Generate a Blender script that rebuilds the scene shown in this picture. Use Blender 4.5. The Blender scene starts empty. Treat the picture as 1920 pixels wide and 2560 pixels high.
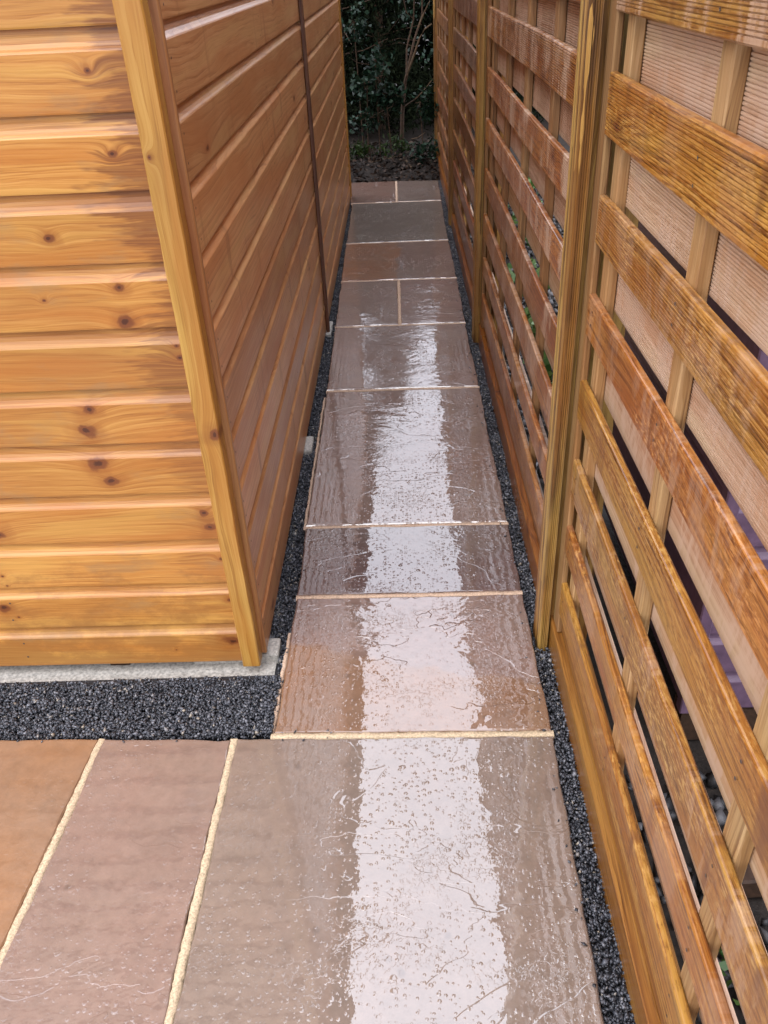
import bpy, math, random
import numpy as np
from mathutils import Vector, Matrix

random.seed(7)
RNG = np.random.default_rng(11)
U = 0.88                                   # metres per layout unit
SC = bpy.context.scene
COL = SC.collection

# ------------------------------------------------------------------ camera
cam = bpy.data.cameras.new('camera')
camo = bpy.data.objects.new('camera', cam)
COL.objects.link(camo)
cam.sensor_fit = 'VERTICAL'
cam.sensor_height = 24.0
cam.lens = 24.0 * 2080.25 / 2560.0
cam.clip_start = 0.02
cam.clip_end = 500
RX = Vector((0.9990548, 0.0040687, -0.0432770))
RY = Vector((-0.0336601, -0.5575404, -0.8294671))
RZ = Vector((-0.0275035, 0.8301398, -0.5568765))
m = Matrix((RX, -RY, -RZ)).transposed()
camo.matrix_world = Matrix.Translation((0, 0, 1.6 * U)) @ m.to_4x4()
SC.camera = camo

# ------------------------------------------------------------------ overcast sky and soft sun
SUN_EL, SUN_AZ = math.radians(52), math.radians(215)
world = bpy.data.worlds.new('World')
SC.world = world
world.use_nodes = True
wn = world.node_tree
for n_ in list(wn.nodes):
    wn.nodes.remove(n_)
w_out = wn.nodes.new('ShaderNodeOutputWorld')
w_bg = wn.nodes.new('ShaderNodeBackground')
w_bg.inputs['Strength'].default_value = 0.12
w_sky = wn.nodes.new('ShaderNodeTexSky')
w_sky.sky_type = 'NISHITA'
w_sky.sun_disc = False
w_sky.sun_elevation = SUN_EL
w_sky.sun_rotation = SUN_AZ
w_sky.dust_density = 3.0
w_tc = wn.nodes.new('ShaderNodeTexCoord')
w_sep = wn.nodes.new('ShaderNodeSeparateXYZ')
wn.links.new(w_tc.outputs['Generated'], w_sep.inputs[0])
w_mr = wn.nodes.new('ShaderNodeMapRange')              # overcast: the zenith is brighter than the horizon
w_mr.inputs['From Min'].default_value = 0.0
w_mr.inputs['From Max'].default_value = 1.0
w_mr.inputs['To Min'].default_value = 6.5
w_mr.inputs['To Max'].default_value = 10.8
wn.links.new(w_sep.outputs['Z'], w_mr.inputs['Value'])
w_cl = wn.nodes.new('ShaderNodeTexNoise')
w_cl.inputs['Scale'].default_value = 2.2
w_cl.inputs['Detail'].default_value = 4
wn.links.new(w_tc.outputs['Generated'], w_cl.inputs['Vector'])
w_cm = wn.nodes.new('ShaderNodeMapRange')
w_cm.inputs['To Min'].default_value = 0.88
w_cm.inputs['To Max'].default_value = 1.12
wn.links.new(w_cl.outputs['Fac'], w_cm.inputs['Value'])
w_mul = wn.nodes.new('ShaderNodeMath'); w_mul.operation = 'MULTIPLY'
wn.links.new(w_mr.outputs[0], w_mul.inputs[0]); wn.links.new(w_cm.outputs[0], w_mul.inputs[1])
w_col = wn.nodes.new('ShaderNodeVectorMath'); w_col.operation = 'SCALE'
w_col.inputs[0].default_value = (0.935, 0.955, 1.07)
wn.links.new(w_mul.outputs[0], w_col.inputs['Scale'])
w_mix = wn.nodes.new('ShaderNodeMix'); w_mix.data_type = 'RGBA'
w_mix.inputs[0].default_value = 0.9
wn.links.new(w_sky.outputs[0], w_mix.inputs[6]); wn.links.new(w_col.outputs[0], w_mix.inputs[7])
wn.links.new(w_mix.outputs[2], w_bg.inputs['Color'])
wn.links.new(w_bg.outputs[0], w_out.inputs[0])

sun = bpy.data.lights.new('sun', 'SUN')
sun.energy = 0.55
sun.angle = math.radians(50)
sun.color = (1.0, 0.96, 0.9)
suno = bpy.data.objects.new('sun', sun)
COL.objects.link(suno)
sd = Vector((math.sin(SUN_AZ) * math.cos(SUN_EL), math.cos(SUN_AZ) * math.cos(SUN_EL), math.sin(SUN_EL)))
suno.rotation_euler = sd.to_track_quat('Z', 'Y').to_euler()
suno.location = (0, -3, 6)

SC.view_settings.view_transform = 'Standard'
SC.view_settings.look = 'None'
SC.view_settings.gamma = 1.0
SC.view_settings.use_curve_mapping = False
SC.view_settings.exposure = 1.45
SC.cycles.max_bounces = 10
SC.cycles.diffuse_bounces = 5
SC.cycles.glossy_bounces = 4


# ------------------------------------------------------------------ helpers
def obj(name, mesh, parent=None, loc=(0, 0, 0), rot=(0, 0, 0)):
    o = bpy.data.objects.new(name, mesh)
    COL.objects.link(o)
    o.parent = parent
    o.location = [c * U for c in loc]
    o.rotation_euler = rot
    return o


def tag(o, label=None, cat=None, group=None, kind=None):
    if label: o['label'] = label
    if cat: o['category'] = cat
    if group: o['group'] = group
    if kind: o['kind'] = kind
    return o


def empty(name, loc, label, cat, group=None, rz=0.0):
    e = obj(name, None, None, loc, (0, 0, rz))
    e.empty_display_size = 0.1
    return tag(e, label, cat, group)


class MB:
    """collects faces (layout units) and makes one mesh (metres)"""
    def __init__(s):
        s.v = []; s.f = []

    def box(s, a, b):
        (x0, y0, z0), (x1, y1, z1) = a, b
        k = len(s.v)
        s.v += [(x0, y0, z0), (x1, y0, z0), (x1, y1, z0), (x0, y1, z0), (x0, y0, z1), (x1, y0, z1), (x1, y1, z1), (x0, y1, z1)]
        s.f += [[k + i for i in q] for q in ((3, 2, 1, 0), (4, 5, 6, 7), (0, 1, 5, 4), (1, 2, 6, 5), (2, 3, 7, 6), (3, 0, 4, 7))]
        return s

    def bbox(s, a, b, c=0.003):
        """box with chamfered edges: stacked rings along z"""
        (x0, y0, z0), (x1, y1, z1) = a, b
        def ring(z, i):
            return [(x0 + i, y0 + c, z), (x0 + c, y0 + i, z), (x1 - c, y0 + i, z), (x1 - i, y0 + c, z),
                    (x1 - i, y1 - c, z), (x1 - c, y1 - i, z), (x0 + c, y1 - i, z), (x0 + i, y1 - c, z)]
        k = len(s.v)
        rs = [ring(z0, c * .7), ring(z0 + c, 0), ring(z1 - c, 0), ring(z1, c * .7)]
        for r in rs: s.v += r
        for j in range(3):
            for i in range(8):
                i2 = (i + 1) % 8
                s.f.append([k + j * 8 + i, k + j * 8 + i2, k + (j + 1) * 8 + i2, k + (j + 1) * 8 + i])
        s.f.append([k + 7 - i for i in range(8)]); s.f.append([k + 24 + i for i in range(8)])
        return s

    def extrude(s, prof, place, t0, t1, n=1, wob=None):
        """prof: closed 2d outline; place(p, q, t) -> xyz"""
        k = len(s.v); m_ = len(prof)
        for j in range(n + 1):
            t = t0 + (t1 - t0) * j / n
            for (p, q) in prof:
                x = place(p, q, t)
                if wob: x = wob(x, t)
                s.v.append(x)
        for j in range(n):
            for i in range(m_):
                i2 = (i + 1) % m_
                s.f.append([k + j * m_ + i, k + j * m_ + i2, k + (j + 1) * m_ + i2, k + (j + 1) * m_ + i])
        s.f.append([k + i for i in range(m_)][::-1]); s.f.append([k + n * m_ + i for i in range(m_)])
        return s

    def tube(s, pts, rad, sides=6):
        k = len(s.v); n = len(pts)
        for j, p in enumerate(pts):
            p = Vector(p)
            d = (Vector(pts[min(j + 1, n - 1)]) - Vector(pts[max(j - 1, 0)])).normalized()
            a = d.orthogonal().normalized(); b = d.cross(a)
            r = rad[j] if hasattr(rad, '__len__') else rad
            for i in range(sides):
                an = 2 * math.pi * i / sides
                s.v.append(tuple(p + (a * math.cos(an) + b * math.sin(an)) * r))
        for j in range(n - 1):
            for i in range(sides):
                i2 = (i + 1) % sides
                s.f.append([k + j * sides + i, k + j * sides + i2, k + (j + 1) * sides + i2, k + (j + 1) * sides + i])
        s.f.append([k + i for i in range(sides)][::-1]); s.f.append([k + (n - 1) * sides + i for i in range(sides)])
        return s

    def mesh(s, name, mat, fix=True, smooth=False):
        me = bpy.data.meshes.new(name)
        me.from_pydata([(x * U, y * U, z * U) for x, y, z in s.v], [], s.f)
        if fix:
            import bmesh
            bm = bmesh.new(); bm.from_mesh(me)
            bmesh.ops.recalc_face_normals(bm, faces=bm.faces)
            bm.to_mesh(me); bm.free()
        if smooth:
            me.polygons.foreach_set('use_smooth', [True] * len(me.polygons))
        me.materials.append(mat)
        me.update()
        return me


def np_mesh(name, verts, faces, mat, attr=None, smooth=False):
    """verts (n,3) in metres, faces (m,k) all the same size; attr: per-face value"""
    me = bpy.data.meshes.new(name)
    nf, k = faces.shape
    me.vertices.add(len(verts)); me.vertices.foreach_set('co', verts.astype(np.float32).ravel())
    me.loops.add(nf * k); me.loops.foreach_set('vertex_index', faces.astype(np.int32).ravel())
    me.polygons.add(nf)
    me.polygons.foreach_set('loop_start', np.arange(0, nf * k, k, dtype=np.int32))
    me.polygons.foreach_set('loop_total', np.full(nf, k, dtype=np.int32))
    if smooth: me.polygons.foreach_set('use_smooth', np.ones(nf, dtype=bool))
    if attr is not None:
        a = me.attributes.new('shade', 'FLOAT', 'FACE')
        a.data.foreach_set('value', attr.astype(np.float32))
    me.materials.append(mat)
    me.update(calc_edges=True)
    return me


# ------------------------------------------------------------------ node helpers
class NT:
    def __init__(s, name):
        s.m = bpy.data.materials.new(name); s.m.use_nodes = True
        s.t = s.m.node_tree
        for n in list(s.t.nodes): s.t.nodes.remove(n)
        s.out = s.t.nodes.new('ShaderNodeOutputMaterial')

    def n(s, typ, ins=None, **props):
        nd = s.t.nodes.new('ShaderNode' + typ)
        for k, v in props.items(): setattr(nd, k, v)
        for k, v in (ins or {}).items():
            sock = nd.inputs[k]
            if isinstance(v, bpy.types.NodeSocket): s.t.links.new(v, sock)
            else: sock.default_value = v
        return nd

    def math(s, op, a, b=0.0, c=0.0, clamp=False):
        return s.n('Math', {0: a, 1: b, 2: c}, operation=op, use_clamp=clamp).outputs[0]

    def mix(s, f, a, b, blend='MIX'):
        d = s.n('Mix', {0: f}, data_type='RGBA', blend_type=blend)
        for i, v in ((6, a), (7, b)):
            if isinstance(v, bpy.types.NodeSocket): s.t.links.new(v, d.inputs[i])
            else: d.inputs[i].default_value = tuple(v) + ((1,) if len(v) == 3 else ())
        return d.outputs[2]

    def noise(s, vec, scale=1.0, detail=2.0, rough=0.5, dist=0.0):
        return s.n('TexNoise', {'Vector': vec, 'Scale': scale, 'Detail': detail, 'Roughness': rough, 'Distortion': dist}).outputs['Fac']

    def ramp(s, f, stops, interp='LINEAR'):
        r = s.n('ValToRGB', {0: f}); cr = r.color_ramp; cr.interpolation = interp
        while len(cr.elements) < len(stops): cr.elements.new(0.5)
        for e, (p, c) in zip(cr.elements, stops):
            e.position = p; e.color = (tuple(c) + (1,)) if hasattr(c, '__len__') else (c, c, c, 1)
        return r.outputs[0]

    def rng(s, v, a, b, c=0.0, d=1.0, smooth=False):
        return s.n('MapRange', {'Value': v, 'From Min': a, 'From Max': b, 'To Min': c, 'To Max': d},
                   interpolation_type='SMOOTHSTEP' if smooth else 'LINEAR').outputs[0]

    def xyz(s, x, y, z):
        return s.n('CombineXYZ', {0: x, 1: y, 2: z}).outputs[0]

    def bump(s, h, dist, strength=1.0, normal=None):
        i = {'Height': h, 'Distance': dist, 'Strength': strength}
        if normal is not None: i['Normal'] = normal
        return s.n('Bump', i).outputs[0]

    def done(s, **k):
        p = s.n('BsdfPrincipled', {kk.replace('_', ' '): v for kk, v in k.items()})
        s.t.links.new(p.outputs[0], s.out.inputs[0])
        return s.m


def wood(name, dark, mid, light, along='X', across='Z', rough=(0.3, 0.5), coat=0.25, coat_rough=0.15, knots=None, ref=None,
         bloom=None, wet=None, spots=True, grain=1.0, tintable=False, bumpd=0.0006, endstain=None, endx=None, spec=0.5, ior=1.45, ringw=0.14, mott=0.0, keepk=0.84, contrast=1.25):
    t = NT(name)
    tc = t.n('TexCoord')
    if ref: tc.object = ref
    sp = t.n('SeparateXYZ', {0: tc.outputs['Object']}).outputs
    oi = t.n('ObjectInfo')
    rnd = oi.outputs['Random']
    ix = {'X': 0, 'Y': 1, 'Z': 2}
    third = [a for a in 'XYZ' if a not in (along, across)][0]
    a = t.math('ADD', sp[ix[along]], t.math('MULTIPLY', rnd, 31.0))
    b0 = sp[ix[across]]
    b = t.math('ADD', b0, t.math('MULTIPLY', rnd, 7.3))
    c = sp[ix[third]]
    kd = None
    if knots:
        pos = t.xyz(sp[ix[along]], b0, 0.0)
        for (kx, kz, kr) in knots:
            kr *= 1.25 if kr > .012 else 1.0
            d = t.n('VectorMath', {0: pos, 1: (kx * U, kz * U, 0)}, operation='SUBTRACT').outputs[0]
            d = t.n('VectorMath', {0: d, 1: (1 / (kr * U * 1.40), 1 / (kr * U * 1.05), 1)}, operation='MULTIPLY').outputs[0]
            d = t.n('VectorMath', {0: d}, operation='LENGTH').outputs['Value']
            kd = d if kd is None else t.math('MINIMUM', kd, d)
    elif spots:
        # scattered knots: one possible knot per voronoi cell
        vv = t.n('TexVoronoi', {'Vector': t.xyz(t.math('MULTIPLY', a, 3.4), t.math('MULTIPLY', b, 9.0), 0.0), 'Scale': 1.0, 'Randomness': 0.9}, voronoi_dimensions='2D')
        keep = t.math('GREATER_THAN', t.n('SeparateColor', {0: vv.outputs['Color']}).outputs[0], keepk)
        kd = t.math('ADD', t.math('MULTIPLY', vv.outputs['Distance'], 12.0), t.math('MULTIPLY', t.math('SUBTRACT', 1.0, keep), 30.0))
    warp = t.noise(t.xyz(t.math('MULTIPLY', a, 1.6), t.math('MULTIPLY', b, 7.0), c), 1.0, 2.0)
    bw = t.math('ADD', t.math('ADD', b, t.math('MULTIPLY', c, 0.83)), t.math('MULTIPLY', t.math('SUBTRACT', warp, 0.5), 0.06))
    if kd is not None:
        kinf = t.math('EXPONENT', t.math('MULTIPLY', t.math('POWER', kd, 1.4), -0.42))
        bw = t.math('ADD', bw, t.math('MULTIPLY', kinf, 0.022))
    streak = t.noise(t.xyz(t.math('MULTIPLY', a, 2.4 * grain), t.math('MULTIPLY', bw, 150 * grain), t.math('MULTIPLY', c, 60)), 1.0, 3.0, 0.6)
    fine = t.noise(t.xyz(t.math('MULTIPLY', a, 9.0), t.math('MULTIPLY', bw, 420), t.math('MULTIPLY', c, 90)), 1.0, 2.0, 0.6)
    ring = t.n('TexWave', {'Vector': t.xyz(t.math('MULTIPLY', a, 0.55), bw, t.math('MULTIPLY', c, 0.5)), 'Scale': 22.0 * grain, 'Distortion': 2.5,
                           'Detail': 2.0, 'Detail Scale': 1.2}, wave_type='BANDS', bands_direction='Y', wave_profile='SAW').outputs['Fac']
    f = t.math('ADD', t.math('MULTIPLY', streak, 0.86 - ringw - 0.22), t.math('ADD', t.math('MULTIPLY', ring, ringw), t.math('MULTIPLY', fine, 0.40)))
    col = t.ramp(f, [(0.5 - 0.15 / contrast, dark), (0.5, mid), (0.5 + 0.17 / contrast, light)])
    big = t.noise(t.xyz(t.math('MULTIPLY', a, 2.2), t.math('MULTIPLY', b, 5.0), c), 1.0, 3.0)
    col = t.mix(t.rng(big, 0.45, 0.75, 0.0, 0.55, True), col, dark)
    hue = t.noise(t.xyz(t.math('MULTIPLY', a, 1.7), t.math('MULTIPLY', bw, 16.0), 5.0), 1.0, 3.0, 0.55)
    col = t.mix(t.rng(hue, 0.38, 0.52, 0.55, 0.0, True), col, (mid[0] * 0.92, mid[1] * 0.74, mid[2] * 0.62))
    col = t.mix(t.rng(hue, 0.52, 0.66, 0.0, 0.45, True), col, (light[0] * 0.98, light[1] * 1.10, light[2] * 1.0))
    var = t.rng(rnd, 0, 1, 0.84, 1.10)
    col = t.mix(1.0, col, t.n('CombineColor', {0: var, 1: t.math('POWER', var, 1.15), 2: t.math('POWER', var, 1.3)}).outputs[0], 'MULTIPLY')
    if mott:
        # short flecks where the surface is still damp
        mo = t.noise(t.xyz(t.math('MULTIPLY', a, 48.0), t.math('MULTIPLY', bw, 190.0), c), 1.0, 4.0, 0.7)
        mo2 = t.noise(t.xyz(t.math('MULTIPLY', a, 5.0), t.math('MULTIPLY', b, 11.0), c), 1.0, 3.0, 0.6)
        col = t.mix(t.math('MULTIPLY', t.rng(mo, 0.46, 0.36, 0, 0.6, True), t.rng(mo2, 0.3, 0.5, 0.3, 1.0)), col, dark)
        mm = t.math('MULTIPLY', t.rng(mo, 0.50, 0.62, 0, 1, True), t.rng(mo2, 0.42, 0.62, 0, mott, True))
        col = t.mix(mm, col, (light[0] * 1.22, light[1] * 1.4, light[2] * 2.0))
    if tintable:
        col = t.mix(1.0, col, oi.outputs['Color'], 'MULTIPLY')
    if bloom:
        at = t.n('Attribute', attribute_type='OBJECT', attribute_name='bloom').outputs['Fac']
        bn = t.noise(t.xyz(t.math('MULTIPLY', a, 9.0), t.math('MULTIPLY', b, 3.0), c), 1.0, 5.0, 0.7)
        bn2 = t.noise(t.xyz(t.math('MULTIPLY', a, 90.0), t.math('MULTIPLY', b, 22.0), c), 1.0, 3.0, 0.7)
        bf = t.rng(t.math('ADD', t.math('MULTIPLY', bn, 0.7), t.math('MULTIPLY', bn2, 0.3)), 0.475, 0.575, 0, 1, True)
        col = t.mix(t.math('MULTIPLY', bf, at), col, bloom)
    if wet:
        # dark soaked streaks running down the face
        wn1 = t.noise(t.xyz(t.math('MULTIPLY', a, 13.0), t.math('MULTIPLY', b, 2.2), c), 1.0, 3.0, 0.6)
        col = t.mix(t.rng(wn1, 0.58, 0.72, 0, 0.75, True), col, wet)
    if endstain:
        xs = sp[ix[along]]
        en = t.noise(t.xyz(t.math('MULTIPLY', a, 9.0), t.math('MULTIPLY', bw, 75.0), 0.0), 1.0, 3.0, 0.6)
        lo = t.noise(t.xyz(0.0, t.math('MULTIPLY', b0, 6.0), 3.0), 1.0, 1.0)
        edge = t.math('ADD', xs, t.math('MULTIPLY', t.math('SUBTRACT', en, 0.5), 0.34))
        edge = t.math('ADD', edge, t.math('MULTIPLY', t.math('SUBTRACT', lo, 0.5), 0.22))
        hi = t.rng(b0, 0.25, 0.95, 0.3, 1.0)
        col = t.mix(t.math('MULTIPLY', t.rng(edge, endx - 0.03, endx + 0.035, 0, 1.0, True), t.math('MULTIPLY', hi, t.rng(streak, 0.36, 0.64, 1.0, 0.55))), col, endstain)
    if endstain:
        sp1 = t.noise(t.xyz(t.math('MULTIPLY', sp[ix[along]], 9.0), t.math('MULTIPLY', b0, 14.0), 2.0), 1.0, 5.0, 0.7)
        low = t.math('ADD', sp1, t.rng(b0, 0.0, 0.45, 0.16, -0.25))
        col = t.mix(t.rng(low, 0.42, 0.66, 0, 0.6, True), col, (0.27, 0.115, 0.032))
        gs = t.noise(t.xyz(t.math('MULTIPLY', sp[ix[along]], 5.0), t.math('MULTIPLY', b0, 12.0), 8.0), 1.0, 4.0, 0.65)
        col = t.mix(t.rng(gs, 0.54, 0.70, 0, 0.5, True), col, (0.30, 0.175, 0.075))
    if kd is not None:
        kn = t.noise(t.xyz(t.math('MULTIPLY', a, 90.0), t.math('MULTIPLY', b, 90.0), 0.0), 1.0, 2.0)
        kdn = t.math('ADD', kd, t.math('MULTIPLY', t.math('SUBTRACT', kn, 0.5), 0.55))
        kdn = t.math('MULTIPLY', kdn, t.rng(t.noise(t.xyz(t.math('MULTIPLY', a, 22.0), t.math('MULTIPLY', b, 22.0), 4.0), 1.0, 1.0), 0.3, 0.7, 0.75, 1.6))
        halo = t.rng(kdn, 0.9, 2.6, 0.42, 0.0, True)
        col = t.mix(halo, col, (dark[0] * 0.8, dark[1] * 0.62, dark[2] * 0.6))
        col = t.mix(t.rng(kdn, 0.55, 1.05, 0.9, 0.0, True), col, (0.16, 0.046, 0.014))
        col = t.mix(t.rng(kdn, 0.22, 0.42, 0.85, 0.0, True), col, (0.055, 0.016, 0.008))
    rg = t.rng(big, 0.3, 0.7, rough[0], rough[1])
    nb = t.bump(f, bumpd, 0.55)
    dr = t.noise(tc.outputs['Object'], 170.0, 1.0)
    cn = t.bump(t.rng(dr, 0.6, 0.75), 0.0005, 0.25, nb)
    return t.done(Base_Color=col, Roughness=rg, Normal=nb, IOR=ior, Specular_IOR_Level=spec, Coat_Weight=coat, Coat_Roughness=coat_rough, Coat_Normal=cn)


# ------------------------------------------------------------------ materials
def stone_mat():
    t = NT('wet_sandstone')
    tc = t.n('TexCoord').outputs['Object']
    oi = t.n('ObjectInfo')
    rnd = oi.outputs['Random']
    p = t.n('VectorMath', {0: tc, 1: t.xyz(t.math('MULTIPLY', rnd, 23.0), t.math('MULTIPLY', rnd, 41.0), 0.0)}, operation='ADD').outputs[0]
    at = lambda nm: t.n('Attribute', attribute_type='OBJECT', attribute_name=nm)
    ca, cb = at('tint').outputs['Color'], at('tint_b').outputs['Color']
    spl = at('split').outputs['Vector']          # (nx, ny, offset): where the second tone of a two-tone slab begins
    ss = t.n('SeparateXYZ', {0: spl}).outputs
    px = t.n('SeparateXYZ', {0: tc}).outputs
    wav = t.noise(p, 7.0, 3.0)
    dd = t.math('ADD', t.math('MULTIPLY', px[0], ss[0]), t.math('MULTIPLY', px[1], ss[1]))
    dd = t.math('ADD', t.math('SUBTRACT', dd, ss[2]), t.math('MULTIPLY', t.math('SUBTRACT', wav, 0.5), 0.12))
    col = t.mix(t.rng(dd, -0.012, 0.012, 0, 1, True), ca, cb)
    n1 = t.noise(p, 3.5, 5.0, 0.6)
    n2 = t.noise(p, 40.0, 4.0, 0.65)
    n3 = t.noise(t.n('VectorMath', {0: p, 1: (1.0, 1.8, 1.0)}, operation='MULTIPLY').outputs[0], 5.0, 3.0, 0.6, 0.8)
    col = t.mix(t.rng(n1, 0.35, 0.7, 0.0, 0.5), col, (0.22, 0.175, 0.14))
    col = t.mix(1.0, col, t.ramp(t.math('ADD', t.math('MULTIPLY', n2, 0.6), t.math('MULTIPLY', n3, 0.4)), [(0.3, 0.80), (0.7, 1.16)]), 'MULTIPLY')
    # rusty specks and dark mineral spots
    v = t.n('TexVoronoi', {'Vector': p, 'Scale': 9.0})
    col = t.mix(t.rng(t.math('ADD', v.outputs['Distance'], t.math('MULTIPLY', n2, 0.08)), 0.07, 0.13, 0.5, 0.0, True), col, (0.10, 0.07, 0.055))
    # riven cleft relief: ledges that follow the bedding
    w = t.noise(p, 1.3, 2.0, 0.5, 0.3)
    q = t.n('VectorMath', {0: p, 1: (2.0, 3.4, 1.0)}, operation='MULTIPLY').outputs[0]
    led = t.noise(q, 1.2, 4.0, 0.55, 0.5)
    k = 6.0
    st = t.math('MULTIPLY', led, k)
    fl = t.math('FLOOR', st); fr = t.math('SUBTRACT', st, fl)
    terr = t.math('ADD', fl, t.rng(fr, 0.0, 0.045, 0, 1, True))
    riv_amt = at('riven').outputs['Fac']
    mask = t.math('MULTIPLY', t.rng(w, 0.44, 0.56, 0, 1, True), riv_amt)
    h1 = t.math('MULTIPLY', t.math('DIVIDE', t.math('SUBTRACT', terr, st), k), mask)
    nb = t.bump(h1, 0.009, 0.9)
    micro = t.bump(n2, 0.0008, 0.6, nb)
    # slow ripple of the water film
    film = t.noise(p, 16.0, 2.0, 0.5)
    film2 = t.noise(p, 75.0, 2.0, 0.6)
    wn_ = t.bump(t.math('ADD', film, t.math('MULTIPLY', film2, 0.10)), 0.0007, 0.6, nb)
    # rain drops sitting on the film
    def drops(scale, keep, rad, seed):
        vv = t.n('TexVoronoi', {'Vector': t.n('VectorMath', {0: p, 1: (seed, seed * 1.7, 0)}, operation='ADD').outputs[0], 'Scale': scale, 'Randomness': 1.0}, voronoi_dimensions='2D')
        sc = t.n('SeparateColor', {0: vv.outputs['Color']}).outputs
        wob = t.noise(p, scale * 2.2, 1.0)
        d = t.math('ADD', vv.outputs['Distance'], t.math('MULTIPLY', t.math('SUBTRACT', wob, 0.5), 0.22))
        r = t.math('MULTIPLY', t.math('MULTIPLY', t.rng(sc[1], 0, 1, 0.45, 1.0), rad), t.math('GREATER_THAN', sc[0], keep))
        x = t.math('SUBTRACT', 1.0, t.math('POWER', t.math('DIVIDE', d, t.math('MAXIMUM', r, 0.001)), 2.0))
        return t.math('SQRT', t.math('MAXIMUM', x, 0.0))
    patch = t.rng(t.noise(p, 3.2, 3.0), 0.44, 0.62, 0.10, 1.0)
    # where the film breaks up it beads into small irregular blobs
    bead = t.rng(t.noise(p, 95.0, 2.0, 0.5, 0.6), 0.53, 0.60, 0, 1, True)
    bead = t.math('MULTIPLY', bead, t.rng(t.noise(p, 5.5, 3.0), 0.50, 0.66, 0.0, 1.0, True))
    dh = t.math('ADD', t.math('MULTIPLY', drops(85.0, 0.66, 0.34, 3.0), 0.7), drops(40.0, 0.82, 0.25, 9.0))
    dh = t.math('ADD', dh, t.math('MULTIPLY', drops(150.0, 0.80, 0.36, 5.0), 0.28))
    wd = t.bump(t.math('ADD', t.math('MULTIPLY', dh, patch), t.math('MULTIPLY', bead, 0.14)), 0.0020, 1.0, wn_)
    dry = at('damp').outputs['Vector']             # (wetness, local x where it begins to dry, wetness beyond that)
    ds = t.n('SeparateXYZ', {0: dry}).outputs
    wx = t.rng(t.math('ADD', t.math('SUBTRACT', px[0], ds[1]), t.math('MULTIPLY', t.math('SUBTRACT', n1, 0.5), 0.25)), -0.06, 0.06, 0, 1, True)
    wetness = t.math('ADD', t.math('MULTIPLY', wx, ds[0]), t.math('MULTIPLY', t.math('SUBTRACT', 1.0, wx), ds[2]))
    return t.done(Base_Color=col, Roughness=0.5, Normal=micro, Specular_IOR_Level=0.3, Coat_Weight=wetness, Coat_Roughness=0.015, Coat_IOR=2.3, Coat_Normal=wd)


def simple(name, col, rough=0.6, nscale=30.0, amt=0.35, bumpd=0.001, attr=False, coat=0.0, spec=0.4, dark=0.5):
    t = NT(name)
    tc = t.n('TexCoord').outputs['Object']
    n1 = t.noise(tc, nscale, 4.0, 0.6)
    c = t.mix(1.0, col, t.ramp(n1, [(0.3, 1 - amt), (0.72, 1 + amt)]), 'MULTIPLY')
    if attr:
        a = t.n('Attribute', attribute_type='GEOMETRY', attribute_name='shade').outputs['Fac']
        c = t.mix(1.0, c, t.ramp(a, [(0.0, dark), (1.0, 2.0 - dark)]), 'MULTIPLY')
    nb = t.bump(n1, bumpd, 0.6)
    return t.done(Base_Color=c, Roughness=rough, Normal=nb, Coat_Weight=coat, Coat_Roughness=0.08, Specular_IOR_Level=spec)


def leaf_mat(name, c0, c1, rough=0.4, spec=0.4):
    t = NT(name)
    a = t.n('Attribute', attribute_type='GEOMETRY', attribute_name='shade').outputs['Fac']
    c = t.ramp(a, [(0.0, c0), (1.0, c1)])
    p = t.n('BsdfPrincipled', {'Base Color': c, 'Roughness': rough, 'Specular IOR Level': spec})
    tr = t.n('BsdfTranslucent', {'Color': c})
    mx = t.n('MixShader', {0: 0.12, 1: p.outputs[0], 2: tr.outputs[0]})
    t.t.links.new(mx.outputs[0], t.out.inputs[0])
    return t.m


def gravel_mat():
    t = NT('slate_chippings')
    a = t.n('Attribute', attribute_type='GEOMETRY', attribute_name='shade').outputs['Fac']
    c = t.ramp(a, [(0.0, (0.018, 0.020, 0.025)), (0.5, (0.050, 0.054, 0.066)), (0.8, (0.105, 0.111, 0.130)), (0.955, (0.19, 0.195, 0.215)), (1.0, (0.36, 0.31, 0.24))])
    return t.done(Base_Color=c, Roughness=0.42, Specular_IOR_Level=0.5, Coat_Weight=0.22, Coat_Roughness=0.2)


M_STONE = stone_mat()
M_MORTAR_P = simple('pinkish_mortar', (0.56, 0.40, 0.285), 0.75, 260.0, 0.35, 0.0016)
M_MORTAR = simple('sandy_mortar', (0.54, 0.42, 0.275), 0.75, 260.0, 0.4, 0.0016)
M_GRAVEL = gravel_mat()
M_SUB = simple('dark_grit_bed', (0.03, 0.03, 0.034), 0.6, 220.0, 0.6, 0.003)
M_SOIL = simple('damp_soil', (0.020, 0.014, 0.010), 0.75, 35.0, 0.6, 0.01)
M_CONC = simple('pale_concrete', (0.43, 0.41, 0.37), 0.75, 130.0, 0.45, 0.0015)
M_BARK = simple('twig_bark', (0.075, 0.045, 0.028), 0.8, 60.0, 0.5, 0.002)
M_PALE = simple('dry_pale_twig', (0.13, 0.088, 0.052), 0.7, 60.0, 0.4, 0.001)
M_LITTER = simple('leaf_litter', (0.040, 0.024, 0.015), 0.7, 40.0, 0.4, 0.001, attr=True, dark=0.2)
M_FELT = simple('roof_felt', (0.05, 0.055, 0.05), 0.8, 300.0, 0.4, 0.001)
M_DARKWOOD = simple('treated_bearer', (0.05, 0.026, 0.014), 0.6, 60.0, 0.4, 0.001)
M_PEBBLE = simple('pebbles', (0.075, 0.072, 0.072), 0.5, 40.0, 0.3, 0.001, attr=True, dark=0.15)
M_CONIFER = leaf_mat('conifer_leaf', (0.003, 0.005, 0.002), (0.011, 0.017, 0.006), 0.7, 0.08)
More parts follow.
